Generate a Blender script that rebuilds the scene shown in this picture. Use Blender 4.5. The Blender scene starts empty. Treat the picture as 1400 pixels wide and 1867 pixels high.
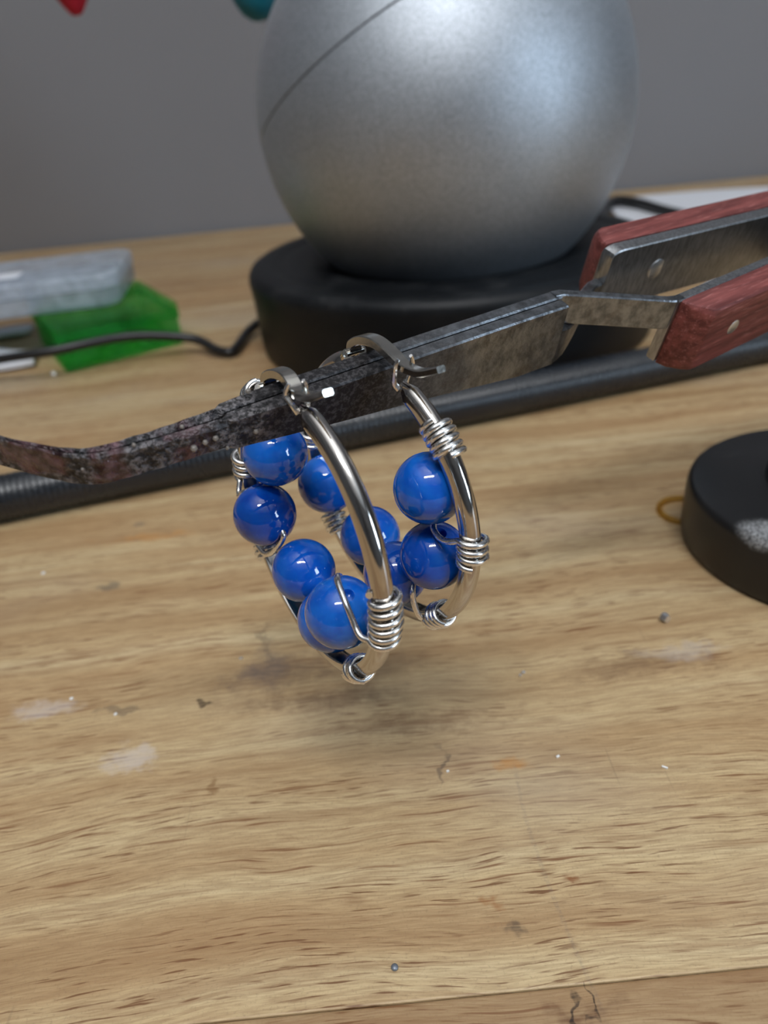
import bpy, bmesh, math, random
from mathutils import Vector, Matrix
random.seed(4)
sc = bpy.context.scene
COL = sc.collection
MM = 0.001

# ------------------------------------------------------------------ camera
PITCH, ROLL, CAM_H, FPX = math.radians(31), math.radians(5.8), .085, 1350.0
f0 = Vector((0, math.cos(PITCH), -math.sin(PITCH)))
u0 = Vector((0, math.sin(PITCH), math.cos(PITCH)))
r0 = Vector((1, 0, 0))
cR = math.cos(ROLL)*r0 - math.sin(ROLL)*u0
cU = math.sin(ROLL)*r0 + math.cos(ROLL)*u0
cam = bpy.data.cameras.new('camera')
cam.sensor_fit = 'VERTICAL'; cam.sensor_height = 24.0
cam.lens = FPX/1867*24.0
cam.clip_start = .004; cam.clip_end = 20
cam.dof.use_dof = True; cam.dof.focus_distance = .084
cam.dof.aperture_fstop = cam.lens/1.1
camo = bpy.data.objects.new('camera', cam); COL.objects.link(camo)
m3 = Matrix((cR, cU, -f0)).transposed()
camo.matrix_world = Matrix.Translation((0, 0, CAM_H)) @ m3.to_4x4()
sc.camera = camo

# ------------------------------------------------------------------ world, lights, exposure
w = bpy.data.worlds.new('world'); sc.world = w; w.use_nodes = True
w.node_tree.nodes['Background'].inputs[0].default_value = (.62, .74, 1, 1)
w.node_tree.nodes['Background'].inputs[1].default_value = .6
sc.view_settings.view_transform = 'Standard'; sc.view_settings.look = 'None'
sc.view_settings.gamma = 1; sc.view_settings.use_curve_mapping = False
sc.view_settings.exposure = 0.15
try:
    sc.cycles.use_denoising = True
    sc.cycles.max_bounces = 6; sc.cycles.diffuse_bounces = 3; sc.cycles.glossy_bounces = 3; sc.cycles.transparent_max_bounces = 14
    sc.cycles.caustics_refractive = False; sc.cycles.caustics_reflective = False
    sc.cycles.sample_clamp_indirect = 6
    sc.cycles.use_adaptive_sampling = True; sc.cycles.adaptive_threshold = .025
except Exception:
    pass

def area(name, loc, target, sx, sy, power, col, roll=0):
    l = bpy.data.lights.new(name, 'AREA'); l.shape = 'RECTANGLE'; l.size = sx; l.size_y = sy
    l.energy = power; l.color = col
    o = bpy.data.objects.new(name, l); COL.objects.link(o)
    d = Vector(target) - Vector(loc)
    o.rotation_euler = d.to_track_quat('-Z', 'Y').to_euler()
    o.location = loc
    return o
# the room: x -1.5..1.75, y -2.2..0.527, z -0.75..1.75 (table top is z = 0)
X0, X1, Y0, Y1, Z0, Z1 = -1.5, 1.75, -2.2, .527, -.75, 1.75
LAMP = (-.01, -.25, .74)
for sx in (-1, 1):      # the two panels of the lamp hung over the bench, each with an added fill above
    area('bench_lamp_light', (LAMP[0]+sx*.101, LAMP[1], LAMP[2]-.004), (LAMP[0]+sx*.101, LAMP[1], 0), .185, .080, 1.7, (.98, .985, 1))
    area('added_bounce_fill', (LAMP[0]+sx*.101, LAMP[1], LAMP[2]+.034), (LAMP[0]+sx*.101, LAMP[1], 2), .185, .080, 14, (.95, .98, 1))  # added upward fill, bounced off the ceiling to soften the shadows
# daylight through the window in the right wall
WIN = (X1-.01, -1.15, .62)
area('window_daylight', WIN, (WIN[0]-1, WIN[1], WIN[2]), .60, .80, 19, (.68, .84, 1))

# ------------------------------------------------------------------ node helper
class NT:
    def __init__(s, name):
        s.m = bpy.data.materials.new(name); s.m.use_nodes = True
        s.t = s.m.node_tree; s.t.nodes.clear()
        s.out = s.t.nodes.new('ShaderNodeOutputMaterial')
    def n(s, typ, props=None, **ins):
        nd = s.t.nodes.new('ShaderNode' + typ)
        for k, v in (props or {}).items(): setattr(nd, k, v)
        for k, v in ins.items(): s.set(nd, k, v)
        return nd
    def set(s, nd, k, v):
        if k.startswith('_'): sock = nd.inputs[int(k[1:])]
        else: sock = nd.inputs[k.replace('__', ' ')]
        if isinstance(v, bpy.types.NodeSocket): s.t.links.new(v, sock)
        elif isinstance(v, bpy.types.Node): s.t.links.new(v.outputs[0], sock)
        else:
            if isinstance(v, tuple) and len(v) == 3 and sock.type == 'RGBA': v = v + (1,)
            sock.default_value = v
    def math(s, op, a, b=0.0, c=0.0, clamp=False):
        nd = s.n('Math', {'operation': op, 'use_clamp': clamp}, _0=a, _1=b)
        if op in ('MULTIPLY_ADD', 'SMOOTH_MIN'): s.set(nd, '_2', c)
        return nd.outputs[0]
    def mix(s, f, a, b, typ='MIX'):
        nd = s.t.nodes.new('ShaderNodeMix'); nd.data_type = 'RGBA'; nd.blend_type = typ
        s.set(nd, '_0', f); s.set(nd, '_6', a); s.set(nd, '_7', b)
        return nd.outputs[2]
    def ramp(s, f, stops):
        nd = s.t.nodes.new('ShaderNodeValToRGB'); s.set(nd, '_0', f)
        e = nd.color_ramp.elements
        while len(e) < len(stops): e.new(.5)
        for i, (p, c) in enumerate(stops):
            e[i].position = p
            e[i].color = (c if isinstance(c, tuple) else (c, c, c)) + (1,)
        return nd.outputs[0]
    def rng(s, v, a, b, c=0.0, d=1.0, smooth=True):
        nd = s.n('MapRange', {'interpolation_type': 'SMOOTHSTEP' if smooth else 'LINEAR'}, _0=v, _1=a, _2=b, _3=c, _4=d)
        return nd.outputs[0]
    def co(s, kind='Object'):
        return s.n('TexCoord').outputs[kind]
    def map(s, v, scale=(1, 1, 1), loc=(0, 0, 0), rot=(0, 0, 0)):
        return s.n('Mapping', None, Vector=v, Location=loc, Rotation=rot, Scale=scale).outputs[0]
    def noise(s, v, scale, detail=3, rough=.55, dist=0.0, out=0):
        return s.n('TexNoise', None, Vector=v, Scale=scale, Detail=detail, Roughness=rough, Distortion=dist).outputs[out]
    def bump(s, h, strength=.3, dist=.0005):
        return s.n('Bump', None, Height=h, Strength=strength, Distance=dist).outputs[0]
    def bsdf(s, link=True, **k):
        b = s.n('BsdfPrincipled')
        for kk, v in k.items(): s.set(b, kk, v)
        if link: s.t.links.new(b.outputs[0], s.out.inputs[0])
        return b
    def surf(s, x):
        s.t.links.new(x if isinstance(x, bpy.types.NodeSocket) else x.outputs[0], s.out.inputs[0])
def lin(r, g, b):
    f = lambda c: (c/255/12.92) if c/255 <= .04045 else ((c/255+.055)/1.055)**2.4
    return (f(r), f(g), f(b))

# ------------------------------------------------------------------ materials
def mat_plain(name, col, rough=.6, metal=0.0, **k):
    t = NT(name); t.bsdf(Base__Color=col, Roughness=rough, Metallic=metal, **k); return t.m

def mat_wall():
    t = NT('grey_paint'); c = t.co()
    n = t.noise(c, 3.0, 3); n2 = t.noise(c, 900, 2)
    col = t.mix(n, (.190, .183, .190), (.248, .243, .254))
    t.bsdf(Base__Color=col, Roughness=.55, Normal=t.bump(n2, .05, .0004)); return t.m

def mat_table():
    t = NT('worn_pine'); c = t.co()
    rnd = t.n('ObjectInfo').outputs['Random']
    sep = t.n('SeparateXYZ', None, Vector=c)
    x, y = sep.outputs[0], sep.outputs[1]
    # the grain wanders: bend y by a slow noise of position
    warp = t.noise(t.map(c, (7, 16, 1)), 1.0, 2, .5)
    warp2 = t.noise(t.map(c, (40, 70, 1)), 1.0, 2, .5)
    tilt = t.rng(x, -.06, .02, -.055, .0)                    # grain runs uphill on the left
    yy = t.math('ADD', y, t.math('MULTIPLY', t.math('SUBTRACT', warp, .5), .014))
    yy = t.math('ADD', yy, t.math('MULTIPLY', t.math('SUBTRACT', warp2, .5), .0035))
    yy = t.math('ADD', yy, t.math('MULTIPLY', x, tilt))
    yy = t.math('ADD', yy, t.math('MULTIPLY', rnd, 3.7))
    g = t.n('CombineXYZ', None, X=x, Y=yy, Z=t.math('MULTIPLY', rnd, 9.0)).outputs[0]
    bands = t.noise(t.map(g, (6, 130, 1)), 1.0, 3, .6)
    streak = t.noise(t.map(g, (26, 520, 1)), 1.0, 3, .65)
    fine = t.noise(t.map(g, (220, 3600, 1)), 1.0, 2, .65)
    grit = t.noise(c, 2600, 3, .7)
    tint = t.noise(t.map(c, (9, 22, 1)), 1.0, 3, .5)
    col = t.ramp(bands, [(.25, lin(160, 128, 90)), (.42, lin(186, 157, 116)), (.56, lin(204, 180, 138)), (.75, lin(216, 197, 157))])
    col = t.mix(t.rng(streak, .42, .70, .0, .60), col, lin(152, 116, 78))
    col = t.mix(t.rng(fine, .34, .66, .0, .42), col, lin(136, 104, 70))
    col = t.mix(t.rng(grit, .52, .72, .0, .30), col, lin(120, 98, 74))
    # short dark pores along the grain
    pores = t.noise(t.map(g, (170, 2500, 1)), 1.0, 2, .5)
    pm = t.rng(t.noise(t.map(g, (22, 110, 1)), 1.0, 3, .6), .40, .58)
    pf = t.math('MULTIPLY', t.rng(pores, .57, .68), pm)
    col = t.mix(t.math('MULTIPLY', pf, .85), col, lin(106, 66, 36))
    pores2 = t.noise(t.map(g, (75, 1500, 1)), 1.0, 2, .6)
    pm2 = t.rng(t.noise(t.map(g, (10, 45, 1), (3, 1, 0)), 1.0, 2, .5), .42, .6)
    pf2 = t.math('MULTIPLY', t.rng(pores2, .58, .70), pm2)
    col = t.mix(t.math('MULTIPLY', pf2, .8), col, lin(116, 72, 40))
    # worn, greyed and reddish zones
    col = t.mix(t.rng(tint, .5, .72, 0, .45), col, lin(186, 172, 150))
    col = t.mix(t.rng(tint, .48, .28, 0, .3), col, lin(172, 128, 84))
    # boards differ in tone
    tone = t.n('SeparateColor', None, Color=t.n('ObjectInfo').outputs['Color']).outputs[0]
    col = t.mix(tone, col, lin(122, 82, 46))
    # stains with shapes of their own, some with cast shade painted in
    wob = t.noise(c, 420, 3, .65)
    wob2 = t.noise(c, 90, 3, .6)
    wv = t.n('VectorMath', {'operation': 'SUBTRACT'}, _0=t.noise(c, 170, 3, .65, 0, 1), _1=(.5, .5, .5)).outputs[0]
    cw = t.n('VectorMath', {'operation': 'MULTIPLY_ADD'}, _0=wv, _1=(.009, .006, 0), _2=c).outputs[0]
    wsum = t.math('ADD', t.math('MULTIPLY_ADD', wob, 1.3, -.65), t.math('MULTIPLY_ADD', wob2, 1.2, -.6))
    patchy = t.rng(fine, .25, .6, .55, 1.0)
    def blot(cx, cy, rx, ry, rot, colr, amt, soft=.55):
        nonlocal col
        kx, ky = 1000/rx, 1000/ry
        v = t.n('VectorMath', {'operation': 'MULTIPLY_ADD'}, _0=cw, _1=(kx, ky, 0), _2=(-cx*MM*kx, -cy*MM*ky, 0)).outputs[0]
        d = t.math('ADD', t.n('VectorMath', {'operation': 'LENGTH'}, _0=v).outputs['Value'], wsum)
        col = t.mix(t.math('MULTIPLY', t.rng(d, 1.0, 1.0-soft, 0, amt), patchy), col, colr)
    WH = lin(214, 208, 208); DK = lin(92, 78, 66); OR = lin(190, 132, 66)
    blot(-41.5, 77.6, 5.2, 3.6, .1, WH, .38, .7)
    blot(-57.5, 90.0, 6.5, 2.6, .5, WH, .36, .9)
    blot(-66, 75.5, 4.5, 2.2, .3, WH, .35)
    blot(-46, 88.0, 5.0, 1.1, .1, DK, .55)
    blot(-32, 88.0, 1.5, .9, .3, lin(60, 44, 30), .85, .4)
    blot(-28.5, 70.5, 1.6, 2.2, .1, lin(120, 84, 48), .7)
    blot(-20, 93.5, 11, 6.5, .1, lin(112, 90, 74), .72, .95)  # smudge below the earrings: stain and their soft shadow painted as one
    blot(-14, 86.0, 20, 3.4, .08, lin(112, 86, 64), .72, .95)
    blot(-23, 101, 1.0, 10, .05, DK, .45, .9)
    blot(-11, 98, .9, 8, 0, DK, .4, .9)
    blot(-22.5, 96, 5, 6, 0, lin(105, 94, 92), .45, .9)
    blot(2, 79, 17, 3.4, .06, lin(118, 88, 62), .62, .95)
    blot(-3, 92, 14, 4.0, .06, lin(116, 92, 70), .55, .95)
    blot(4.5, 70.5, .6, 5, .3, lin(70, 60, 58), .6, .8)
    blot(14, 69.2, 3.2, 1.6, 0, OR, .6, .8)
    blot(-57.0, 123.5, 2.6, 1.9, 0, lin(88, 82, 74), .7, .7)
    blot(-56.0, 146.5, 2.2, 1.4, 0, lin(96, 90, 84), .6, .8)
    blot(-32.5, 147, 2.2, 2.4, .4, lin(70, 64, 56), .75, .6)
    blot(-26.6, 140, 1.2, 3.0, -.3, lin(70, 64, 56), .7, .6)
    blot(-23, 148, 5, 1.6, 0, OR, .6, .8)
    blot(-52, 141, 16, 1.8, -.1, OR, .45, .9)
    blot(45, 88.5, 10, 2.6, 0, lin(205, 200, 196), .38, .8)
    blot(38, 86.5, 18, 4.5, .05, lin(112, 84, 60), .6, .95)
    blot(60, 118, 9, 7, 0, lin(132, 96, 62), .5, .95)  # soft brown shadow of the black stand, painted on the boards beside it
    blot(17.5, 52, 1.2, 1.2, 0, lin(128, 76, 40), .8, .7)
    blot(9.5, 47.4, 2.2, 1.1, .2, lin(80, 66, 54), .7, .7)
    blot(8.5, 50.4, 1.4, .9, 0, lin(150, 100, 56), .7, .8)
    blot(15.3, 37.9, 5.5, 1.8, 0, lin(96, 60, 36), .75, .9)
    blot(14.6, 38.2, .45, 2.6, .25, lin(36, 24, 16), .9, .5)
    blot(16.6, 38.9, .25, 2.6, .5, lin(40, 26, 18), .85, .5)
    # a long faint scratch wandering towards the camera
    sx = t.math('ADD', .0165, t.math('MULTIPLY', t.math('SINE', t.math('MULTIPLY', y, 75)), .0022))
    sd = t.math('ABSOLUTE', t.math('SUBTRACT', x, sx))
    sm = t.math('MULTIPLY', t.math('MULTIPLY', t.rng(sd, .0004, .0001), t.rng(grit, .35, .6)), t.math('MULTIPLY', t.rng(y, .071, .068), t.rng(y, .036, .040)))
    col = t.mix(t.math('MULTIPLY', sm, .2), col, lin(110, 104, 100))
    # hair scratches across the grain
    hs = t.noise(t.map(c, (1500, 45, 1), (0, 0, 0), (0, 0, .25)), 1.0, 1, .5)
    hm = t.rng(t.noise(c, 45, 2), .5, .62)
    col = t.mix(t.math('MULTIPLY', t.math('MULTIPLY', t.rng(hs, .70, .76), hm), .25), col, lin(110, 92, 74))
    rough = t.rng(streak, .2, .8, .40, .56)
    t.bsdf(Base__Color=col, Roughness=rough, Specular__IOR__Level=.42, Normal=t.bump(t.noise(t.map(c, (260, 3000, 1)), 1.0, 2, .7), .3, .0001))
    return t.m

def mat_bead(name, ca, cb, cc):
    t = NT(name); c = t.co()
    rnd = t.n('ObjectInfo').outputs['Random']
    v = t.n('VectorMath', {'operation': 'ADD'}, _0=c, _1=t.n('CombineXYZ', None, X=rnd, Y=t.math('MULTIPLY', rnd, 7.1)).outputs[0]).outputs[0]
    n = t.noise(v, 230, 3, .55, .6); n2 = t.noise(v, 1100, 2, .6); n3 = t.noise(v, 120, 2)
    col = t.mix(t.rng(n, .3, .7), ca, cb)
    col = t.mix(t.rng(n3, .55, .72, 0, .55), col, cc)
    col = t.mix(t.rng(n2, .62, .74, 0, .25), col, lin(90, 130, 215))
    t.bsdf(Base__Color=col, Roughness=.045, IOR=1.54, Subsurface__Weight=.4, Subsurface__Radius=(.05, .3, 1.0),
           Subsurface__Scale=.0022, Coat__Weight=.3, Coat__Roughness=.02)
    return t.m

def mat_metal(name, col, rough, nscale=1500, var=.1, bump=.0):
    t = NT(name); c = t.co()
    n = t.noise(c, nscale, 3)
    k = dict(Base__Color=col, Metallic=1.0, Roughness=t.rng(n, .2, .8, max(.03, rough-var), rough+var, False))
    if bump: k['Normal'] = t.bump(n, bump, .0001)
    t.bsdf(**k); return t.m

def mat_jaw():
    """blade steel: grey-brown polish at the crossing, fire-blackened and flux-crusted towards the tip (local x = along the tool)"""
    t = NT('burnt_steel'); c = t.co()
    x = t.n('SeparateXYZ', None, Vector=c).outputs[0]
    n = t.noise(c, 420, 4, .65); n2 = t.noise(c, 1500, 4, .7); n3 = t.noise(c, 160, 3, .6); n4 = t.noise(c, 700, 2, .5)
    grain = t.noise(t.map(c, (700, 700, 450)), 1.0, 4, .65)
    steel = t.mix(t.rng(grain, .3, .7), lin(100, 103, 107), lin(148, 152, 157))
    steel = t.mix(t.rng(n, .5, .68, 0, .35), steel, lin(84, 72, 60))
    soot = t.mix(t.rng(n2, .45, .62), lin(26, 25, 27), lin(74, 72, 74))
    pos = t.math('ADD', x, t.math('MULTIPLY', t.math('SUBTRACT', n3, .5), .016))
    f_soot = t.rng(pos, .026, .004)
    col = t.mix(f_soot, steel, soot)
    # flux crust: grey-white sponge, then pink glaze, near the tip
    sponge = t.mix(t.rng(n2, .42, .60), lin(26, 25, 26), lin(122, 118, 120))
    f_sp = t.math('MULTIPLY', t.rng(pos, -.006, -.011), t.rng(n, .36, .56))
    col = t.mix(f_sp, col, sponge)
    pink = t.mix(t.rng(n4, .35, .65), lin(56, 28, 31), lin(112, 80, 86))
    f_pk = t.math('MULTIPLY', t.rng(pos, -.012, -.016), t.rng(n3, .46, .58))
    col = t.mix(t.math('MULTIPLY', f_pk, .8), col, pink)
    metal = t.math('MULTIPLY', t.rng(f_soot, 1, .0, .45, 1.0), t.rng(f_sp, 0, 1, 1, 0))
    rough = t.mix(f_pk, t.mix(f_soot, (.34,)*3, (.5,)*3), (.16,)*3)
    b = t.math('ADD', t.math('MULTIPLY', n2, t.rng(f_sp, 0, 1, .12, 1.0)), t.math('MULTIPLY', n, .3))
    t.bsdf(Base__Color=col, Metallic=metal, Roughness=rough, Normal=t.bump(b, .8, .0005)); return t.m

def mat_handle_steel():
    t = NT('brushed_steel'); c = t.co()
    n = t.noise(t.map(c, (2600, 2600, 500), (0, 0, 0), (0, .5, 0)), 1.0, 3, .6); n2 = t.noise(c, 900, 3)
    col = t.mix(t.rng(n, .3, .7), lin(150, 151, 152), lin(186, 188, 190))
    col = t.mix(t.rng(n2, .6, .72, 0, .2), col, lin(120, 110, 98))
    t.bsdf(Base__Color=col, Metallic=1.0, Roughness=t.rng(n, .2, .8, .26, .38, False), Normal=t.bump(n, .15, .0001)); return t.m

def mat_red_wood():
    t = NT('red_fibre'); c = t.co()
    n = t.noise(t.map(c, (70, 900, 900), (0, 0, 0), (0, 0, .12)), 1.0, 4, .65); n2 = t.noise(c, 180, 3); n3 = t.noise(t.map(c, (300, 2600, 2600)), 1.0, 2)
    col = t.mix(t.rng(n, .3, .72), lin(88, 40, 38), lin(134, 72, 68))
    col = t.mix(t.rng(n3, .55, .75, 0, .4), col, lin(190, 128, 124))
    col = t.mix(t.rng(n2, .55, .75, 0, .3), col, lin(84, 30, 28))
    t.bsdf(Base__Color=col, Roughness=.5, Specular__IOR__Level=.4, Normal=t.bump(n3, .25, .00015)); return t.m

def mat_silver_paint():
    t = NT('silver_satin'); c = t.co()
    n = t.noise(c, 1600, 3, .7); n2 = t.noise(c, 32, 3, .55); n3 = t.noise(t.map(c, (600, 600, 60), (0, 0, 0), (.5, .3, 0)), 1.0, 3, .6)
    col = t.mix(t.rng(n, .3, .7), (.34, .37, .405), (.54, .58, .63))
    col = t.mix(t.rng(n3, .62, .78, 0, .3), col, (.33, .34, .35))
    t.bsdf(Base__Color=col, Metallic=.92, Roughness=t.rng(n2, .3, .7, .50, .60, False), Normal=t.bump(n, .22, .0003)); return t.m

def mat_dusty_black(name, base=(.012, .012, .013), rough=.42, dust=.45, spec=.5):
    t = NT(name); c = t.co()
    n = t.noise(c, 55, 4, .6); n2 = t.noise(c, 1400, 3, .7)
    up = t.n('SeparateXYZ', None, Vector=t.n('NewGeometry').outputs['Normal']).outputs[2]
    d = t.math('MULTIPLY', t.rng(n, .45, .75), t.rng(n2, .42, .68))
    d = t.math('MULTIPLY', d, t.rng(up, -.2, .9, .25, 1.0))
    col = t.mix(t.math('MULTIPLY', d, dust), base, (.42, .42, .42))
    t.bsdf(Base__Color=col, Roughness=t.mix(d, (rough,)*3, (.8,)*3), Specular__IOR__Level=spec, Normal=t.bump(n2, .12, .0003)); return t.m

def mat_base_disc():
    t = NT('black_iron'); c = t.co()
    n = t.noise(c, 90, 4, .6); n2 = t.noise(c, 2600, 3, .7)
    # a rubbed, pale scuff on the top near the camera-side rim, and chipped paint low on the side
    v = t.n('VectorMath', {'operation': 'SUBTRACT'}, _0=c, _1=(.0640, .1015, .0125)).outputs[0]
    dl = t.n('VectorMath', {'operation': 'LENGTH'}, _0=t.map(v, (170, 210, 300))).outputs['Value']
    f = t.math('MULTIPLY', t.rng(t.math('ADD', dl, t.math('MULTIPLY', t.math('SUBTRACT', n, .5), .9)), 1.0, .55), t.rng(n2, .36, .6))
    z = t.n('SeparateXYZ', None, Vector=c).outputs[2]
    f2 = t.math('MULTIPLY', t.math('MULTIPLY', t.rng(z, .0035, .001), t.rng(n, .55, .68)), t.rng(n2, .42, .6))
    f3 = t.math('MULTIPLY', t.rng(n, .6, .74, 0, .3), t.rng(n2, .45, .65))
    f = t.math('MAXIMUM', t.math('MAXIMUM', f, t.math('MULTIPLY', f2, .6)), f3)
    col = t.mix(f, (.009, .009, .010), (.36, .37, .38))
    t.bsdf(Base__Color=col, Roughness=t.mix(f, (.38,)*3, (.75,)*3), Normal=t.bump(n2, .1, .0003)); return t.m

def mat_thin_plastic(name, tint, body, clear=.5, rough=.12, cloud=0.0):
    t = NT(name); c = t.co()
    n = t.noise(c, 130, 3)
    tr = t.n('BsdfTransparent', None, Color=tint)
    tl = t.n('BsdfTranslucent', None, Color=body)
    pr = t.bsdf(link=False, Base__Color=body, Roughness=rough)
    s1 = t.n('MixShader', None, _0=.5, _1=tl, _2=pr)
    f = t.rng(n, .35, .65, clear-cloud, clear+cloud)
    t.surf(t.n('MixShader', None, _0=f, _1=s1, _2=tr)); return t.m

M = {}
M['wall'] = mat_wall(); M['table'] = mat_table()
M['room'] = mat_plain('room_paint', (.15, .145, .145), .8)
M['ceiling'] = mat_plain('ceiling_paint', (.78, .78, .78), .85)
M['floor'] = mat_plain('floor_lino', (.16, .14, .12), .5)
M['white'] = mat_plain('white_gloss', (.75, .75, .74), .35)
M['bead'] = mat_bead('blue_stone', lin(10, 82, 182), lin(26, 110, 208), lin(56, 112, 200))
M['bead_dark'] = mat_bead('deep_blue_stone', lin(5, 64, 162), lin(14, 88, 190), lin(24, 98, 164))
M['hoop'] = mat_metal('polished_steel', (.56, .53, .50), .12, 2200, .05)
M['latch'] = mat_metal('latch_steel', (.52, .50, .46), .16, 2000, .06)
M['wire'] = mat_metal('silver_wire', (.86, .855, .84), .24, 3000, .08)
M['jaw'] = mat_jaw(); M['hsteel'] = mat_handle_steel(); M['redwood'] = mat_red_wood()
M['rivet'] = mat_metal('rivet_metal', (.62, .62, .62), .38, 3000, .1, .2)
M['silver'] = mat_silver_paint()
M['blackbase'] = mat_dusty_black('black_rubber', (.004, .005, .0065), .46, .14, .25)
M['gooseneck'] = mat_dusty_black('black_sleeve', (.010, .012, .016), .27, .08, .6)
M['cable'] = mat_dusty_black('black_cable', (.010, .010, .011), .32, .05)
M['disc'] = mat_base_disc()
M['green'] = mat_thin_plastic('green_plastic', (.72, .97, .74), (.09, .52, .15), .84, .10, .08)
M['clear'] = mat_thin_plastic('clear_plastic', (.90, .93, .97), (.70, .75, .82), .36, .22, .14)
M['clearedge'] = mat_thin_plastic('clear_edge', (.92, .95, 1), (.75, .79, .85), .3, .2, .1)
M['paper'] = mat_plain('white_paper', (.74, .75, .79), .6)
M['amber'] = mat_thin_plastic('amber_plastic', (.92, .80, .50), (.50, .34, .10), .72, .15, .1)
M['red'] = mat_plain('red_felt', lin(188, 22, 48), .75)
M['teal'] = mat_plain('teal_felt', lin(10, 118, 140), .6)
M['cord'] = mat_plain('cord', (.3, .3, .28), .8)
M['chip'] = mat_metal('bright_crimp', (.95, .95, .95), .3, 2000, .05)
M['fleck'] = mat_plain('white_fleck', (.8, .8, .78), .4)
M['greydot'] = mat_plain('grey_bead', lin(120, 126, 134), .4, .4)
M['panel'] = mat_plain('lamp_housing', (.7, .7, .7), .5)
M['crust'] = mat_plain('flux_bead', lin(120, 114, 108), .12)

# ------------------------------------------------------------------ mesh helpers
def link(name, verts, faces, mat, parent=None, smooth=True, sharp=None):
    me = bpy.data.meshes.new(name)
    me.from_pydata([tuple(v) for v in verts], [], faces); me.update()
    bm = bmesh.new(); bm.from_mesh(me); bmesh.ops.recalc_face_normals(bm, faces=bm.faces)
    bm.to_mesh(me); bm.free()
    if smooth:
        me.polygons.foreach_set('use_smooth', [True]*len(me.polygons))
        if sharp: me.set_sharp_from_angle(angle=math.radians(sharp))
    me.materials.append(mat)
    o = bpy.data.objects.new(name, me); COL.objects.link(o)
    if parent: o.parent = parent
    return o
def tag(o, label=None, cat=None, group=None, kind=None):
    if label: o['label'] = label
    if cat: o['category'] = cat
    if group: o['group'] = group
    if kind: o['kind'] = kind
    return o
def empty(name, mw=None):
    o = bpy.data.objects.new(name, None); COL.objects.link(o); o.empty_display_size = .005
    if mw is not None: o.matrix_world = mw
    return o
class G:
    """collects shapes into one mesh"""
    def __init__(s): s.v = []; s.f = []
    def add(s, v, f):
        b = len(s.v); s.v += [Vector(p) for p in v]; s.f += [tuple(i+b for i in q) for q in f]; return s
    def rings(s, rings, caps=True, closed=False):
        n = len(rings[0]); m = len(rings); v = [p for r in rings for p in r]; f = []
        for i in range(m if closed else m-1):
            for j in range(n):
                a = i*n+j; b = i*n+(j+1) % n; c = ((i+1) % m)*n+(j+1) % n; d = ((i+1) % m)*n+j
                f.append((a, b, c, d))
        if caps and not closed:
            f.append(tuple(range(n))); f.append(tuple(range((m-1)*n, m*n)))
        return s.add(v, f)
    def tube(s, pts, r, seg=10, caps=True, closed=False):
        pts = [Vector(p) for p in pts]; m = len(pts)
        rr = r if isinstance(r, (list, tuple)) else [r]*m
        tan = []
        for i in range(m):
            if closed: d = pts[(i+1) % m]-pts[i-1]
            else: d = pts[min(i+1, m-1)]-pts[max(i-1, 0)]
            tan.append(d.normalized())
        up = Vector((0, 0, 1)) if abs(tan[0].z) < .9 else Vector((1, 0, 0))
        nrm = (up - tan[0]*up.dot(tan[0])).normalized()
        rings = []
        for i in range(m):
            if i:
                nrm = (nrm - tan[i]*nrm.dot(tan[i]))
                nrm.normalize()
            bn = tan[i].cross(nrm)
            rings.append([pts[i] + rr[i]*(math.cos(2*math.pi*k/seg)*nrm + math.sin(2*math.pi*k/seg)*bn) for k in range(seg)])
        return s.rings(rings, caps, closed)
    def lathe(s, prof, seg=48, mw=None):
        """prof: list of (r, z); r = 0 only at the ends"""
        mw = mw or Matrix()
        rings = []
        for r, z in prof:
            r = max(r, 1e-6)
            rings.append([mw @ Vector((r*math.cos(2*math.pi*k/seg), r*math.sin(2*math.pi*k/seg), z)) for k in range(seg)])
        return s.rings(rings)
    def box(s, lo, hi, bev=0.0, mw=None):
        bm = bmesh.new(); bmesh.ops.create_cube(bm, size=1)
        lo, hi = Vector(lo), Vector(hi)
        for v in bm.verts: v.co = Vector(((lo[i]+hi[i])/2 + v.co[i]*(hi[i]-lo[i]) for i in range(3)))
        if bev: bmesh.ops.bevel(bm, geom=bm.edges[:], offset=bev, segments=2, affect='EDGES', profile=.6)
        bm.verts.index_update()
        v = [(mw @ x.co if mw else x.co.copy()) for x in bm.verts]
        f = [tuple(x.index for x in p.verts) for p in bm.faces]; bm.free()
        return s.add(v, f)
    def obj(s, name, mat, parent=None, smooth=True, sharp=38): return link(name, s.v, s.f, mat, parent, smooth, sharp)
def spline(pts, n=8, closed=False):
    """Catmull-Rom through pts"""
    P = [Vector(p) for p in pts]; out = []
    m = len(P)
    for i in range(m if closed else m-1):
        if closed: a, b, c, d = P[i-1], P[i], P[(i+1) % m], P[(i+2) % m]
        else: a, b, c, d = P[max(i-1, 0)], P[i], P[i+1], P[min(i+2, m-1)]
        for k in range(n):
            t = k/n
            out.append(.5*((2*b) + (c-a)*t + (2*a-5*b+4*c-d)*t*t + (3*b-a-3*c+d)*t**3))
    if not closed: out.append(P[-1])
    return out

# ------------------------------------------------------------------ the room
def struct(name, lo, hi, mat):
    return tag(G().box(lo, hi).obj(name, mat, None, False), kind='structure')
T = .06
struct('floor', (X0-T, Y0-T, Z0-T), (X1+T, Y1+T, Z0), M['floor'])
struct('ceiling', (X0-T, Y0-T, Z1), (X1+T, Y1+T, Z1+T), M['ceiling'])
struct('wall_back', (X0-T, Y1, Z0), (X1+T, Y1+T, Z1), M['wall'])
struct('wall_left', (X0-T, Y0, Z0), (X0, Y1, Z1), M['room'])
struct('wall_front', (X0-T, Y0-T, Z0), (X1+T, Y0, Z1), M['room'])
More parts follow.
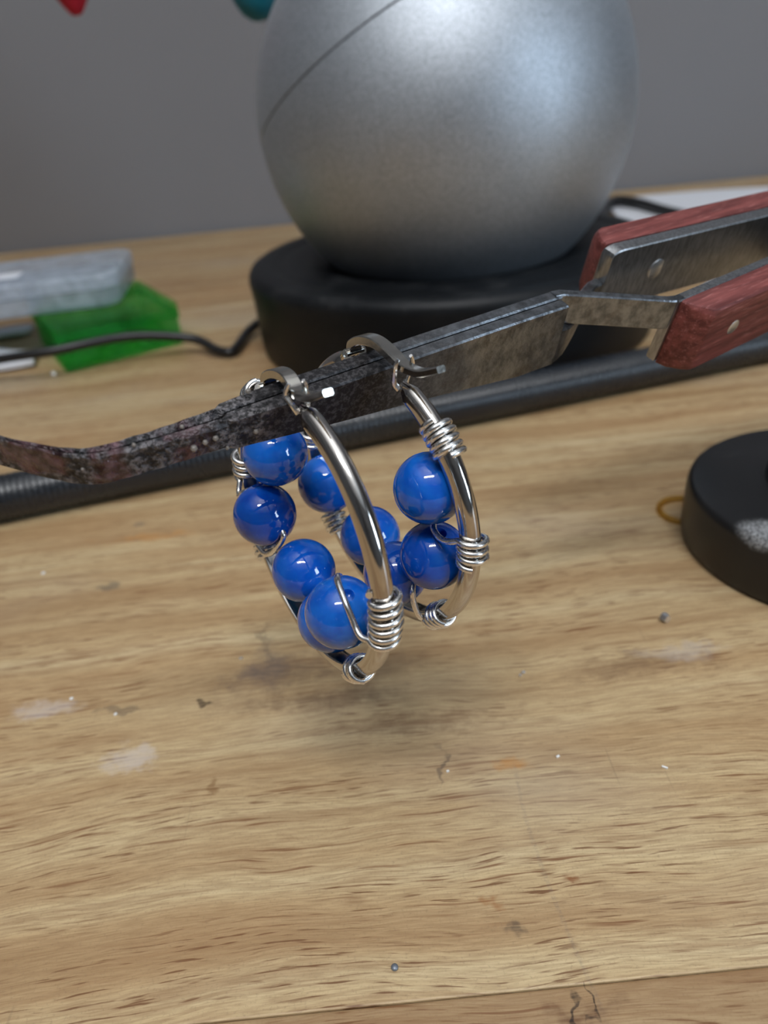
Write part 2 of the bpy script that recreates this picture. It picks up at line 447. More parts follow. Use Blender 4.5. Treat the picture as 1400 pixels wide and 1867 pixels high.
# right wall with a window opening
wy0, wy1, wz0, wz1 = WIN[1]-.31, WIN[1]+.31, WIN[2]-.41, WIN[2]+.41
g = G()
g.box((X1, Y0, Z0), (X1+T, wy0, Z1)); g.box((X1, wy1, Z0), (X1+T, Y1, Z1))
g.box((X1, wy0, Z0), (X1+T, wy1, wz0)); g.box((X1, wy0, wz1), (X1+T, wy1, Z1))
tag(g.obj('wall_right', M['room'], None, False), kind='structure')
g = G()
for a, b in (((wy0-.03, wz0-.03), (wy0+.02, wz1+.03)), ((wy1-.02, wz0-.03), (wy1+.03, wz1+.03)), ((wy0, wz0-.03), (wy1, wz0+.02)), ((wy0, wz1-.02), (wy1, wz1+.03))):
    g.box((X1-.012, a[0], a[1]), (X1+.03, b[0], b[1]), .004)
tag(g.obj('window_1', M['white'], None, False), kind='structure')
# bench lamp (out of frame): a shallow housing over its two light panels, hung from the ceiling
lamp = empty('bench_lamp', Matrix.Translation((LAMP[0], LAMP[1], LAMP[2])))
tag(lamp, 'white twin-panel lamp hanging over the bench behind the camera', 'lamp')
G().box((-.21, -.055, 0), (.21, .055, .03), .004).obj('housing', M['panel'], lamp, False)
for sx in (-1, 1): G().tube([(sx*.15, 0, .028), (sx*.15, 0, Z1-LAMP[2]+.001)], .003, 10).obj('hanger', M['panel'], lamp)

# ------------------------------------------------------------------ table of glued boards
TX0, TX1 = -.62, .62
table = empty('workbench', Matrix.Translation((0, .13, -.04)))
tag(table, 'worn light pine workbench top of glued boards with stains and scratches', 'table')
ys = [-.2885, -.206, -.124, -.0415, .0405, .1285, .2065, .289, .369, .449, .5235]
TONE = [.1, .2, .1, .45, .0, .04, .14, .08, .2, .12]
for i in range(len(ys)-1):
    y0, y1 = ys[i]+.00006, ys[i+1]-.00006
    o = G().box((TX0, y0-.13, 0), (TX1, y1-.13, .04), .00022).obj('plank', M['table'], table, False)
    o.color = (TONE[i], TONE[i], TONE[i], 1)
    # keep texture space in bench coordinates (x along the boards, y across, top at z = 0)
    for v in o.data.vertices: v.co += Vector((0, .13, -.04))
    o.matrix_parent_inverse = Matrix.Translation((0, -.13, .04))
for sx in (-1, 1):
    for y in (-.25, .47):
        G().box((sx*.57-.03, y-.13-.03, -.71), (sx*.57+.03, y-.13+.03, 0), .003).obj('leg', M['table'], table, False)

# ------------------------------------------------------------------ silver sphere on its black base
BX, BY = .0325, .2718
sph = empty('silver_sphere', Matrix.Translation((BX, BY, 0)))
tag(sph, 'large satin silver metal sphere seated on a round black base', 'sphere')
R = .0600; ZS = .0700
prof = [(0, 0), (.0690, 0), (.0700, .0008), (.0704, .003), (.0709, .0180), (.0715, .0245), (.0713, .0263), (.0704, .0279), (.0690, .0287),
        (.0640, .0289), (.0622, .0287), (.0606, .0282), (.0592, .0284), (.0560, .0288), (.0500, .0288), (.0470, .0280), (.0440, .0270), (.0300, .0262), (0, .0260)]
G().lathe(prof, 96).obj('base', M['blackbase'], sph, True, 50)
ax = Vector((-.3724, .2794, .8850)).normalized()
q = Vector((0, 0, 1)).rotation_difference(ax).to_matrix().to_4x4()
mw = Matrix.Translation((0, 0, ZS)) @ q
d0 = math.asin(.2854)        # latitude of the seam
gap = .0006
def arcprof(a0, a1, n, r=R): return [(r*math.cos(a0+(a1-a0)*i/n), r*math.sin(a0+(a1-a0)*i/n)) for i in range(n+1)]
lo = arcprof(-math.pi/2, d0-.005, 80) + [((R-.0002)*math.cos(d0-.0035), (R-.0002)*math.sin(d0-.0035)), ((R-.0012)*math.cos(d0-.003), (R-.0012)*math.sin(d0-.003)), (.02, (R-.0012)*math.sin(d0-.003))]
hi = [(.02, (R-.0012)*math.sin(d0+.003)), ((R-.0012)*math.cos(d0+.003), (R-.0012)*math.sin(d0+.003)), ((R-.0001)*math.cos(d0+.0035), (R-.0001)*math.sin(d0+.0035))] + arcprof(d0+.005, math.pi/2, 50, R+.0001)
G().lathe(lo, 120, mw).obj('lower_shell', M['silver'], sph, True, 40)
G().lathe(hi, 120, mw).obj('upper_shell', M['silver'], sph, True, 40)
RGK = R*math.cos(d0)-.0011
G().lathe([(.0, -.0012), (RGK, -.0012), (RGK, .0012), (0, .0012)], 96, Matrix.Translation(mw @ Vector((0, 0, R*.2854))) @ q).obj('seam_gasket', M['cable'], sph)

# ------------------------------------------------------------------ black gooseneck tube lying across the bench
A = Vector((-.0909, .1519+.0042, 0)); B = Vector((.1163, .2021+.0042, 0))
dv = (B-A); A = A - dv*.45; B = B + dv*.65; L = (B-A).length
RG = .0055
rings = []; nr = int(L/.00035); seg = 18
dx = (B-A).normalized(); nx = Vector((0, 0, 1)); bx = dx.cross(nx)
for i in range(nr+1):
    p = A + (B-A)*(i/nr) + Vector((0, 0, RG+.0001))
    r = RG - .00022*(.5+.5*math.cos(2*math.pi*(i/nr)*L/.0014))
    rings.append([p + r*(math.cos(2*math.pi*k/seg)*nx + math.sin(2*math.pi*k/seg)*bx) for k in range(seg)])
gn = G().rings(rings).obj('gooseneck_tube', M['gooseneck'], None, True, 60)
tag(gn, 'long black ribbed flexible tube lying across the bench in front of the silver sphere', 'tube')

# ------------------------------------------------------------------ third-hand stand at the right edge
stand = empty('helping_hand_stand', Matrix.Translation((.0832, .1140, 0)))
tag(stand, 'thick black round stand with scuffed top at the right edge of the bench', 'stand')
inv = Matrix.Translation((-.0832, -.1140, 0))
g = G().lathe([(0, 0), (.0246, 0), (.0256, .0006), (.0260, .0020), (.0258, .0105), (.0254, .0118), (.0246, .0124), (.006, .0125), (0, .0125)], 96, Matrix.Translation((.0832, .1140, 0)))
o = g.obj('base', M['disc'], stand, True, 40); o.matrix_parent_inverse = inv
g = G().lathe([(0, .012), (.0132, .012), (.0130, .0165), (.0124, .0172), (.0036, .0172), (.0030, .0176), (.0030, .046), (0, .046)], 32, Matrix.Translation((.0845, .1145, 0)))
o = g.obj('post', M['disc'], stand, True, 40); o.matrix_parent_inverse = inv

# ------------------------------------------------------------------ cross-locking tweezers
TO = Vector((-.00445, .0755, .05725)); Ta = Vector((.86551, .4997, .0344)); Tw = Vector((.14301, -.31236, .93914)); Tt = Vector((.48004, -.80791, -.34182))
TMW = Matrix.Translation(TO) @ Matrix((Ta, -Tt, Tw)).transposed().to_4x4()
tw = empty('cross_locking_tweezers', TMW)
tag(tw, 'steel cross-locking tweezers with red fibre handles and a soot-blackened bent tip', 'tweezers')
def P(s, t, w_): return Vector((s*MM, -t*MM, w_*MM))
def interp(tab, s):
    for i in range(len(tab)-1):
        if tab[i][0] <= s <= tab[i+1][0]:
            k = (s-tab[i][0])/(tab[i+1][0]-tab[i][0]); return [a+(b-a)*k for a, b in zip(tab[i], tab[i+1])]
    return list(tab[0] if s < tab[0][0] else tab[-1])
def sect(s, t0, t1, w0, w1, b=.22, ds=0.0):
    """bevelled rectangle; t0<t1, w0<w1"""
    b = min(b, (t1-t0)*.45, (w1-w0)*.45)
    q = [(t0+b, w0), (t1-b, w0), (t1, w0+b), (t1, w1-b), (t1-b, w1), (t0+b, w1), (t0, w1-b), (t0, w0+b)]
    return [P(s+ds*0, a, c) for a, c in q]
#  s, front-face t, rear-face t, w top, w bottom
JT = [(-40, -14.6, -15.4, -.6, -3.2), (-36, -10.8, -11.7, -.2, -3.6), (-33, -7.5, -8.4, 0, -3.9), (-30.8, -4.9, -5.9, 0, -4.0), (-29, -3.0, -4.2, 0, -4.1), (-27.5, -1.5, -2.9, 0, -4.1), (-26, -.35, -1.9, 0, -4.1),
      (-24, .35, -1.3, 0, -4.0), (-19, 1.05, -1.15, 0, -3.9), (-13.5, 1.55, -1.4, 0, -3.9), (-6, 1.85, -1.8, 0, -4.7), (0, 1.9, -1.75, 0, -5.5), (13, 1.95, -1.7, 0, -7.1), (24, 2.05, -1.55, 0, -8.7), (27.5, 2.1, -1.5, 0, -9.2), (33.5, 2.2, -1.5, -.1, -9.2)]
def jaw_rings(front, s0, s1, wt=None, wb=None):
    rr = []; s = s0; N = max(2, int((s1-s0)/.5))
    for i in range(N+1):
        s = s0+(s1-s0)*i/N
        _, tf, tr, a, b = interp(JT, s)
        mid = (tf+tr)/2; gp = .20
        jit = .10*math.sin(s*2.3+front*2)*math.exp(-((s+22)/9)**2)
        t0, t1 = (mid+gp/2, tf+jit) if front else (tr-jit, mid-gp/2)
        rr.append(sect(s, t0, t1, wb(s) if wb else b, wt(s) if wt else a, .75 if s < -12 else .2))
    return rr
def round_end(s): return 0
# front blade: jaw, then the lower half crosses behind to the rear handle
g = G()
g.rings(jaw_rings(1, -39.5, 33.3, None, lambda s: interp(JT, s)[4] + (0 if s < 28 else 0)))
rr = []
for s, tc, wt, wb in [(33.0, 1.25, -3.6, -9.2), (34.2, 1.1, -4.0, -9.15), (35.6, .7, -4.4, -8.9), (37.0, .1, -4.6, -8.2), (38.4, -.6, -4.7, -7.6), (41, -2.2, -4.8, -7.2), (44, -4.2, -4.9, -7.2), (46.5, -5.4, -5.0, -7.6), (48.2, -5.6, -4.9, -8.5)]:
    rr.append(sect(s, tc-.85, tc+.85, wb, wt, .2))
g.rings(rr)
fblade = g.obj('front_blade', M['jaw'], tw, True, 30)
# rear blade: jaw, then the upper half crosses in front to the near handle
g = G()
g.rings(jaw_rings(0, -39.5, 34.0))
rr = []
for s, tc in [(33.2, -.75), (34.5, -.55), (35.6, .15), (37.0, 1.05), (39, 2.3), (42, 4.25), (45, 6.2), (46.3, 7.0), (47.3, 7.35), (48.3, 7.4)]:
    rr.append(sect(s, tc-.72, tc+.72, -4.3, 0, .18))
g.rings(rr)
g.obj('rear_blade', M['jaw'], tw, True, 30)
# little glassy flux beads on the jaw
for i, (s, t, w_, r) in enumerate([(-16.2, 1.55, -1.9, .38), (-15.0, 1.6, -1.6, .3), (-13.9, 1.65, -1.5, .32), (-9.6, 1.8, -2.4, .3), (-12.8, 1.7, -3.3, .22), (-16.6, .2, .05, .25), (-21.5, .4, .05, .22), (-8.6, -1.6, .0, .34), (-26.5, .1, -1.0, .16)]):
    g = G().lathe([(0, -r*MM), (r*.7*MM, -r*.7*MM), (r*MM, 0), (r*.7*MM, r*.7*MM), (0, r*MM)], 10, Matrix.Translation(P(s, t, w_)))
    g.obj('flux_bead', M['crust'], fblade)
def rslope(s): return (s-48.3)*.092
# handle plates of steel
def plate(name, tin, tout, s0, s1, fn, wtop, wbot, corner):
    rr = []
    ss = [s0, s0+.25, s0+.8, s0+1.6, s0+4] + [s0+4+(s1-s0-4)*k/10 for k in range(1, 11)]
    for i, s in enumerate(ss):
        k = [corner, corner*.5, corner*.2, 0, 0][i] if i < 5 else 0
        rr.append(sect(s, min(tin, tout)+fn(s), max(tin, tout)+fn(s), wbot+k*1.2, wtop-k, .16))
    return G().rings(rr).obj(name, M['hsteel'], tw, True, 30)
fslope = lambda s: -(s-47)*.032
plate('front_handle_plate', 6.7, 8.1, 46.9, 122, fslope, 0, -9.4, 0)
rplate = plate('rear_handle_plate', -6.6, -4.5, 48.0, 122, rslope, 0, -9.6, .9)
# U-shaped tail joining both plates
tl = []
for k in range(13):
    a = -math.pi/2 + math.pi*k/12
    ft, rt = 7.4+fslope(122), -5.5+rslope(122)
    tl.append((122+2.2*math.cos(a), (ft+rt)/2 + (ft-rt)/2*math.sin(a)))
g = G(); g.rings([[P(s, t-.7, -.1), P(s, t+.7, -.1), P(s, t+.7, -9.3), P(s, t-.7, -9.3)] for s, t in tl])
g.obj('tail_bow', M['hsteel'], tw, False)
# red scales
def scale_block(name, tin, tout, s0, s1, fn, chs, wtop, wbot):
    sg = 1 if tout > tin else -1
    def ring(t, ds, inset, cr):
        w1, w0 = wtop-inset, wbot+inset; a, b = s0+ds, s1-ds
        pts = []
        for cx, cy, a0 in ((a+cr, w1-cr, 90), (a+cr, w0+cr, 180), (b-cr, w0+cr, 270), (b-cr, w1-cr, 0)):
            for j in range(4):
                an = math.radians(a0 + 30*j)
                pts.append((cx+cr*math.cos(an), cy+cr*math.sin(an)))
        return [P(s, t+fn(s), w_) for s, w_ in pts]
    rr = [ring(tin, 0, 0, .4), ring(tin+.35*(tout-tin), chs*.15, 0, .6), ring(tin+.72*(tout-tin), chs*.55, .0, 1.0), ring(tin+.92*(tout-tin), chs*.85, .08, 1.2), ring(tout, chs, .4, 1.4)]
    return G().rings(rr).obj(name, M['redwood'], tw, True, 28)
fscale = scale_block('front_handle_scale', 8.12, 11.9, 47.4, 112, fslope, 2.6, 0, -9.9)
scale_block('rear_handle_scale', -6.62, -11.0, 48.3, 112, rslope, 2.2, .05, -9.7)
# rivets
def rivet(s, t, w_, r, fn, par):
    mwv = Matrix.Translation(P(s, t+fn(s), w_)) @ Matrix.Rotation(math.radians(90), 4, 'X')
    return G().lathe([(0, -.35*MM), (r*MM, -.35*MM), (r*MM, .0), (r*.9*MM, .09*MM), (0, .10*MM)], 24, mwv).obj('rivet', M['rivet'], par, True, 40)
rivet(56.4, 11.88, -4.7, 1.1, fslope, fscale); rivet(96, 11.88, -4.7, 1.1, fslope, fscale)
rivet(57.8, -4.5, -4.6, 1.6, rslope, rplate); rivet(96, -4.5, -4.7, 1.6, rslope, rplate)
# clamp on the stand's post that holds the handles
cpt = TMW @ P(99, 2.6, -10.2)
g = G(); g.tube([(.0845, .1145, .045), (cpt.x, cpt.y, cpt.z-.0045)], .0028, 16)
o = g.obj('arm', M['disc'], stand); o.matrix_parent_inverse = inv
g = G(); g.box((94*MM, -9.0*MM, -13.5*MM), (104*MM, 5*MM, -10.1*MM), .0006, TMW)
o = g.obj('clamp_jaw', M['disc'], stand, False); o.matrix_parent_inverse = inv

# ------------------------------------------------------------------ the two wire-wrapped hoop earrings
def earring(c, az, el, a0, a1, beads, wraps, arch, name_label):
    az, el = math.radians(az), math.radians(el)
    h = Vector((math.cos(az), math.sin(az), 0)); n0 = Vector((-math.sin(az), math.cos(az), 0))
    up = math.cos(el)*Vector((0, 0, 1)) + math.sin(el)*n0
    zz = h.cross(up)
    mw = Matrix.Translation(Vector(c)) @ Matrix((h, up, zz)).transposed().to_4x4()
    e = empty('hoop_earring', mw)
    tag(e, name_label, 'earring', 'pair of blue bead hoop earrings')
    RH = 16.5
    def at(ang, rho, z):
        a = math.radians(ang); return Vector(((RH+rho)*math.cos(a), (RH+rho)*math.sin(a), z))*MM
    # hoop: flat inside, round outside
    hw = 1.12
    prof = [(-.80, -hw*.86), (-.80, -hw*.45), (-.80, 0), (-.80, hw*.45), (-.80, hw*.86), (-.70, hw*.97)]
    for k in range(0, 13):
        t = math.radians(90 - 180*k/12); prof.append((-.45 + 1.5*math.cos(t)**.9 if math.cos(t) > 0 else -.45, hw*math.sin(t)))
    prof.append((-.70, -hw*.97))
    N = 150; rr = []
    for i in range(N+1):
        a = a0 + (a1-a0)*i/N
        tp = min(1, .35+.65*min(i, N-i)/3.0)
        rr.append([at(a, p[0]*tp, p[1]*tp) for p in prof])
    hoop = G().rings(rr).obj('hoop', M['hoop'], e, True, 40)
    # beads with drilled ends
    for i, b in enumerate(beads):
        rb = 4.0
        pr = [(.55*MM, -rb*.80*MM)]
        n = 28; e0 = math.asin(.72/rb)
        for k in range(n+1):
            t = -math.pi/2+e0 + (math.pi-2*e0)*k/n
            pr.append((rb*math.cos(t)*MM, rb*math.sin(t)*MM))
        pr.append((.55*MM, rb*.80*MM))
        tang = Vector((-b[1], b[0], 0)).normalized()
        rot = Vector((0, 0, 1)).rotation_difference(tang).to_matrix().to_4x4()
        o = G().lathe(pr, 40).obj('bead', M['bead_dark'] if b[3] else M['bead'], e, True, 60)
        o.matrix_local = Matrix.Translation(Vector(b[:3])*MM) @ rot
    # wire wraps
    for (w0, w1, turns, ph, strand) in wraps:
        pts = []; n = int(turns*22)
        for k in range(n+1):
            f = k/n; an = w0+(w1-w0)*f; t = 2*math.pi*turns*f + math.radians(ph)
            wob = 1+.03*math.sin(f*9+ph)
            pts.append(at(an, .12+1.36*wob*math.cos(t), 1.52*wob*math.sin(t)))
        if strand:
            st = [Vector(p)*MM for p in strand]
            pts = pts + spline([pts[-3], pts[-1]]+st, 8)[9:]
        G().tube(pts, .365*MM, 10).obj('wire_wrap', M['wire'], e)
    # hinged latch bow over the top
    sp = spline([(p[0]*MM, p[1]*MM, 0) for p in arch], 8); m = len(sp); rr = []
    for i, p in enumerate(sp):
        d = (sp[min(i+1, m-1)]-sp[max(i-1, 0)]).normalized(); nn = Vector((-d.y, d.x, 0))
        f = i/(m-1)
        hh = (.52 if f < .5 else .52-.18*(f-.5)*2)*MM; ww = (.78 if f < .6 else .78-.25*(f-.6)/.4)*MM
        b = .12*MM
        rr.append([p+nn*a+Vector((0, 0, z)) for a, z in ((-hh, -ww+b), (-hh, ww-b), (-hh+b, ww), (hh-b, ww), (hh, ww-b), (hh, -ww+b), (hh-b, -ww), (-hh+b, -ww))])
    latch = G().rings(rr).obj('latch', M['latch'], e, True, 35)
    # hinge knuckle and lugs on the back arm
    hp = Vector((arch[0][0], arch[0][1]-.25, 0))
    g = G().tube([hp*MM+Vector((0, 0, -1.15*MM)), hp*MM+Vector((0, 0, 1.15*MM))], .38*MM, 14)
    be = at(a0, 0, 0)/MM
    for sgn in (-1, 1):
        g.tube([Vector((be.x, be.y, sgn*.75))*MM, Vector(((be.x+hp.x)/2-.15, (be.y+hp.y)/2+.1, sgn*1.0))*MM, Vector((hp.x, hp.y, sgn*1.0))*MM], [.5*MM, .5*MM, .62*MM], 12)
    g.obj('hinge', M['latch'], latch)
    # forked catch on the front arm, one prong each side of the latch
    fe = at(a1, 0, 0)/MM; k = min(range(len(arch)), key=lambda i: abs(arch[i][0]-fe.x)); ap = Vector((arch[k][0], arch[k][1], 0))
    g = G()
    for sgn in (-1, 1):
        pl = spline([Vector((fe.x-.1, fe.y-.5, sgn*.45))*MM, Vector((fe.x-.35, fe.y+.25, sgn*.8))*MM, Vector((ap.x-.25, ap.y-.3, sgn*1.12))*MM, Vector((ap.x-.05, ap.y+.45, sgn*1.05))*MM, Vector((ap.x+.1, ap.y+.95, sgn*.8))*MM], 6)
        g.tube(pl, [.36*MM*(1-.45*i/(len(pl)-1)) for i in range(len(pl))], 8)
    g.obj('catch', M['wire'], hoop)
    return e

beads1 = [(-10.62, 5.43, -1.85, 0), (-10.92, -2.44, .64, 1), (-4.72, -8.3, -.95, 0), (2.75, -11.0, -.4, 0), (9.2, -5.17, 1.19, 0)]
wr1 = [(4.5, -17.5, 6.0, 110, [(14.4, -4.75, 1.85), (13.36, -4.0, 1.9), (12.02, -2.03, 1.95), (9.84, -.98, 1.5), (8.6, -.95, .95), (7.9, -1.6, .3)]),
       (-50, -59, 3.2, 20, None),
       (-143, -151, 3.1, 74, [(-11.2, -8.0, 1.6), (-9.4, -7.3, 1.4), (-8.2, -6.1, 1.0), (-7.4, -5.0, .5), (-6.9, -3.9, .2), (-7.4, -3.2, .1)]),
       (167, 178, 3.3, 2, [(-15.4, -.6, 2.0), (-14.4, -.7, 2.3), (-13.3, .2, 2.2), (-12.2, .9, 1.6)]),
       (118, 126, 3.0, 0, None)]
arch1 = [(-4.9, 16.6), (-4.5, 17.45), (-2.3, 18.45), (.3, 18.75), (2.2, 17.75), (4.0, 17.75), (6.2, 18.3), (9.1, 19.6)]
earring((-.009, .0718, .0402), -60.4, 1.7, 107, 79.5+360, beads1, wr1, arch1,
        'nearer blue bead hoop earring, on the left, nearest the tweezer tip')
beads2 = [(-11.54, -3.09, 1.31, 0), (-4.12, -8.53, -.06, 0), (4.15, -9.22, 1.88, 1), (10.34, -4.01, .46, 1), (10.3, 4.82, .55, 0)]
wr2 = [(49, 35.5, 5.0, 30, None),
       (-7, 4, 3.2, 38, [(15.1, .7, 1.75), (14.0, .35, 1.8), (12.8, .3, 1.65), (11.6, .45, 1.25), (10.8, .6, .6)]),
       (-46, -57, 3.2, 38, [(9.2, -12.9, 2.2), (8.8, -11.6, 2.5), (8.45, -10.2, 2.5), (8.36, -9.3, 2.45), (7.8, -8.8, 1.9)]),
       (-137, -146, 3.2, 100, None), (171, 179, 3.2, 0, None)]
arch2 = [(-3.3, 17.2), (-3.0, 18.0), (-.9, 18.95), (1.8, 19.1), (4.6, 18.25), (6.4, 17.6), (9.2, 17.6), (12.5, 18.8)]
earring((.0001, .0792, .0404), -57.6, .6, 105, 69.5+360, beads2, wr2, arch2,
        'farther blue bead hoop earring, on the right, nearer the tweezer handles')

# ------------------------------------------------------------------ things behind, left: green box, clear box, papers, cable
gx = Vector((.0375, .0212, 0)).normalized(); gy = Vector((-gx.y, gx.x, 0))
gmw = Matrix.Translation((-.1085, .2605, .0002)) @ Matrix((gx, gy, Vector((0, 0, 1)))).transposed().to_4x4()
gb = empty('green_plastic_box', gmw)
tag(gb, 'small translucent green plastic box under the clear container', 'box')
W_, D_, H_, th = .0440, .0490, .0160, .0013
g = G()
g.box((0, 0, 0), (W_, D_, th)); g.box((0, 0, th), (W_, th, H_-.003)); g.box((0, D_-th, th), (W_, D_, H_-.003))
g.box((0, th, th), (th, D_-th, H_-.003)); g.box((W_-th, th, th), (W_, D_-th, H_-.003))
g.obj('tray', M['green'], gb, False)
g = G()
e_ = .0006
g.box((-e_, -e_, H_-th), (W_+e_, D_+e_, H_)); g.box((-e_, -e_, H_-.006), (W_+e_, 0-.0001, H_-th)); g.box((-e_, D_+.0001, H_-.006), (W_+e_, D_+e_, H_-th))
g.box((-e_, 0, H_-.006), (-.0001, D_, H_-th)); g.box((W_+.0001, 0, H_-.006), (W_+e_, D_, H_-th))
g.obj('lid', M['green'], gb, False)
# clear container resting on it, running out of the frame on the left
cx_ = Vector((.995, .10, 0)).normalized(); cy_ = Vector((-cx_.y, cx_.x, 0))
cmw = Matrix.Translation((-.1850, .2740, .0166)) @ Matrix((cx_, cy_, Vector((0, 0, 1)))).transposed().to_4x4()
cb = empty('clear_plastic_case', cmw)
tag(cb, 'frosted clear plastic case lying on the green box at the left edge', 'case')
def rrect(x0, y0, x1, y1, r, z):
    pts = []
    for cx, cy, a0 in ((x1-r, y1-r, 0), (x0+r, y1-r, 90), (x0+r, y0+r, 180), (x1-r, y0+r, 270)):
        for j in range(5):
            a = math.radians(a0+22.5*j); pts.append(Vector((cx+r*math.cos(a), cy+r*math.sin(a), z)))
    return pts
CL, CD, CH = .0950, .0500, .0118
G().rings([rrect(.001, .001, CL-.001, CD-.001, .006, 0), rrect(0, 0, CL, CD, .007, .0015), rrect(0, 0, CL, CD, .007, CH-.0055), rrect(.0006, .0006, CL-.0006, CD-.0006, .0065, CH-.005)]).obj('tray', M['clear'], cb, True, 30)
clid = G().rings([rrect(-.0006, -.0006, CL+.0006, CD+.0006, .0075, CH-.0048), rrect(-.0006, -.0006, CL+.0006, CD+.0006, .0075, CH-.001), rrect(.001, .001, CL-.001, CD-.001, .006, CH)]).obj('lid', M['clear'], cb, True, 30)
for x in (.030, .062): G().box((x, .0015, .0015), (x+.0012, CD-.0015, CH-.006)).obj('divider', M['clearedge'], cb, False)
G().box((.004, .012, CH+.0001), (.058, .020, CH+.0006), .0002).obj('label_strip', M['paper'], clid, False)
# crumpled paper at the left edge
def sheet(name, pts, z, th, seed, label, amp=.0006):
    rnd = random.Random(seed); N = 10
    a, b, c, d = [Vector(p+(0,)) for p in pts]; v = []; f = []
    for k in (0, 1):
        for i in range(N+1):
            for j in range(N+1):
                u, w_ = i/N, j/N
                p = (a*(1-u)+b*u)*(1-w_)+(d*(1-u)+c*u)*w_
                if k == 0: hh = amp*(1+math.sin(u*7+seed)*math.cos(w_*5+seed*2)) + rnd.random()*amp*.25; v.append(p+Vector((0, 0, z+hh+th)))
                else: v.append(v[i*(N+1)+j]-Vector((0, 0, th)))
    n2 = (N+1)**2
    for i in range(N):
        for j in range(N):
            q = (i*(N+1)+j, (i+1)*(N+1)+j, (i+1)*(N+1)+j+1, i*(N+1)+j+1)
            f.append(q); f.append(tuple(x+n2 for x in reversed(q)))
    bd = [(i, 0) for i in range(N)]+[(N, j) for j in range(N)]+[(i, N) for i in range(N, 0, -1)]+[(0, j) for j in range(N, 0, -1)]
    for k in range(len(bd)):
        p, q = bd[k], bd[(k+1) % len(bd)]; p = p[0]*(N+1)+p[1]; q = q[0]*(N+1)+q[1]; f.append((p, q, q+n2, p+n2))
    return tag(link(name, v, f, M['paper'], None, True, 50), label, 'paper')
sheet('folded_paper', [(-.175, .262), (-.1235, .2700), (-.1275, .2860), (-.172, .300)], .0004, .0014, 2, 'folded white paper scrap under the black cable at the left edge', .0012)
sheet('paper_slip', [(-.180, .3040), (-.1430, .3130), (-.1420, .3230), (-.178, .326)], .0003, .0012, 5, 'small white paper slip behind the folded scrap at the left edge', .0008)
sheet('paper_sheet', [(.1250, .2950), (.245, .2650), (.300, .4700), (.1560, .4950)], .0002, .0003, 8, 'white paper sheet lying on the bench behind the red tweezer handles', .0007)
# cables
def cable(name, pts, r, label):
    return tag(G().tube(spline(pts, 10), r, 12).obj(name, M['cable']), label, 'cable')
cable('power_cable', [(-.260, .262, .0022), (-.200, .258, .0022), (-.160, .2560, .0050), (-.1330, .2560, .0085), (-.1090, .2540, .0105), (-.0850, .2640, .0100), (-.0640, .2680, .0060), (-.0545, .2620, .0028), (-.0490, .2590, .0022), (-.0470, .2640, .0023), (-.0450, .2760, .0030), (-.0412, .2850, .0040), (-.0385, .2840, .0045)], .0017,
      'black power cable bowing past the green box to the sphere base')
cable('looped_cable', [(.0960, .3180, .005), (.1100, .3560, .004), (.1290, .4080, .0036), (.1440, .4460, .0040), (.1545, .4600, .0050), (.1630, .4480, .0046), (.1690, .4200, .0038), (.1800, .3850, .0038), (.2200, .350, .0038)], .0030,
      'black cable looping out from behind the sphere on the right')

# ------------------------------------------------------------------ two hanging felt drops at the top edge
def drop(name, tip, prof, mat, label, cat):
    x, y, z = tip
    e = empty(name, Matrix.Translation((x, y, z)))
    tag(e, label, cat)
    G().lathe([(r, h) for r, h in prof], 28).obj('drop', mat, e, True, 60)
    top = prof[-1][1]
    G().tube([(0, 0, top-.001), (0, 0, .30-z)], .0006, 8).obj('cord', M['cord'], e)
    G().tube([(0, -.004, .30-z), (0, Y1-y+.003, .30-z)], .0035, 12).obj('peg', M['table'], e)
drop('red_felt_drop', (-.1035, .3670, .1126), [(0, 0), (.0022, .0006), (.0040, .0028), (.0062, .0062), (.0095, .0100), (.0120, .0160), (.0125, .0220), (.0090, .0300), (.0030, .0340), (0, .0345)], M['red'],
     'red pointed drop hanging at the top left of the picture', 'ornament')
drop('teal_felt_drop', (-.0300, .3620, .1042), [(0, 0), (.0030, .0005), (.0062, .0026), (.0086, .0060), (.0102, .0100), (.0112, .0160), (.0108, .0220), (.0080, .0290), (.0030, .0330), (0, .0335)], M['teal'],
     'teal rounded drop hanging beside the silver sphere', 'ornament')

# ------------------------------------------------------------------ small bits on the bench
def torus(name, loc, R_, r, mat, label, cat, rot=(0, 0, 0), seg=32, ms=10):
    rm = Matrix.Translation(loc) @ (Matrix.Rotation(rot[2], 4, 'Z') @ Matrix.Rotation(rot[0], 4, 'X'))
    pts = [rm @ Vector((R_*math.cos(2*math.pi*k/seg), R_*math.sin(2*math.pi*k/seg), 0)) for k in range(seg)]
    return tag(G().tube(pts, r, ms, closed=True).obj(name, mat), label, cat)
torus('amber_ring', (.0620, .1290, .0007), .0048, .0006, M['amber'], 'thin amber plastic ring half hidden by the black stand', 'ring')
def ball(name, loc, r, mat, label, cat, seg=14, flat=1.0, group=None):
    pr = [(r*math.cos(a)*1.0, r*flat*math.sin(a)) for a in [(-90+180*k/8)*math.pi/180 for k in range(9)]]
    return tag(G().lathe(pr, seg, Matrix.Translation(Vector(loc)+Vector((0, 0, r*flat)))).obj(name, mat, None, True, 40), label, cat, group)
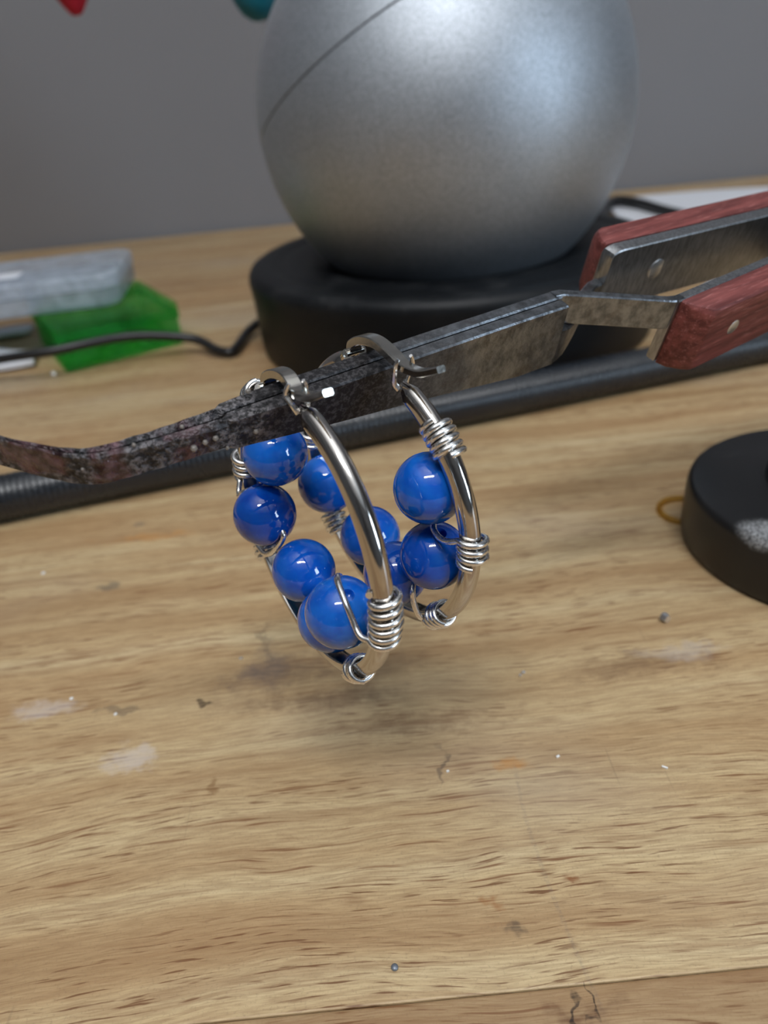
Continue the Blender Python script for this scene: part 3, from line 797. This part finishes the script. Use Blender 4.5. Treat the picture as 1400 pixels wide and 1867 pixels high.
# faceted crimp: a short hexagonal tube
cm = Matrix.Translation((.0457, .0962, .00075)) @ Matrix.Rotation(.5, 4, 'Z') @ Matrix.Rotation(math.pi/2, 4, 'X')
g = G(); g.rings([[cm @ Vector((r*MM*math.cos(k*math.pi/3), r*MM*math.sin(k*math.pi/3), z*MM)) for k in range(6)] for r, z in ((.35, -.55), (.7, -.6), (.82, -.2), (.82, .2), (.7, .6), (.35, .55))])
tag(g.obj('crimp_bead', M['chip'], None, False), 'tiny faceted silver crimp bead left of the black stand', 'crimp bead')
ball('metal_ball', (-.1123, .2580, 0), .0010, M['chip'], 'tiny shiny metal ball in front of the green box', 'metal ball')
ball('grey_seed_bead', (-.0039, .0441, 0), .00042, M['greydot'], 'tiny grey seed bead near the bottom edge', 'bead', 12, .6)
def fleck(x, y, a, lx, ly, label, mat=None):
    mw = Matrix.Translation((x*MM, y*MM, .00012)) @ Matrix.Rotation(a, 4, 'Z')
    g = G(); g.box((-lx*MM/2, -ly*MM/2, -.0001), (lx*MM/2, ly*MM/2, .00016), .00006, mw)
    return tag(g.obj('white_fleck', mat or M['fleck'], None, False), label, 'fleck', 'flecks on the bench')
fleck(34.5, 66.6, -.6, .8, .25, 'thin white sliver on the right of the bare bench top')
fleck(19.6, 87.3, .5, .6, .4, 'larger of two clear chips below the right earring', M['chip'])
fleck(19.0, 86.7, 1.2, .45, .35, 'smaller of two clear chips below the right earring', M['chip'])
fleck(-54.5, 91.8, .3, .55, .4, 'white fleck on the upper chalky smear at left')
fleck(-46.0, 87.2, .9, .5, .35, 'white fleck beside the dark streak between the two chalky smears')
fleck(-27.0, 97.5, .2, .6, .45, 'white fleck on the dark smudge left of the earrings', M['chip'])
fleck(20.8, 70.2, .4, .5, .3, 'white fleck beside the orange stain')
fleck(-72.5, 130.5, .2, .7, .6, 'pale round fleck near the left edge below the flexible tube')
fleck(14.8, 124.5, .2, .7, .6, 'pale fleck just right of the right earring')
fleck(5.2, 69.6, .3, .4, .25, 'tiny white fleck at the middle of the bare bench top')
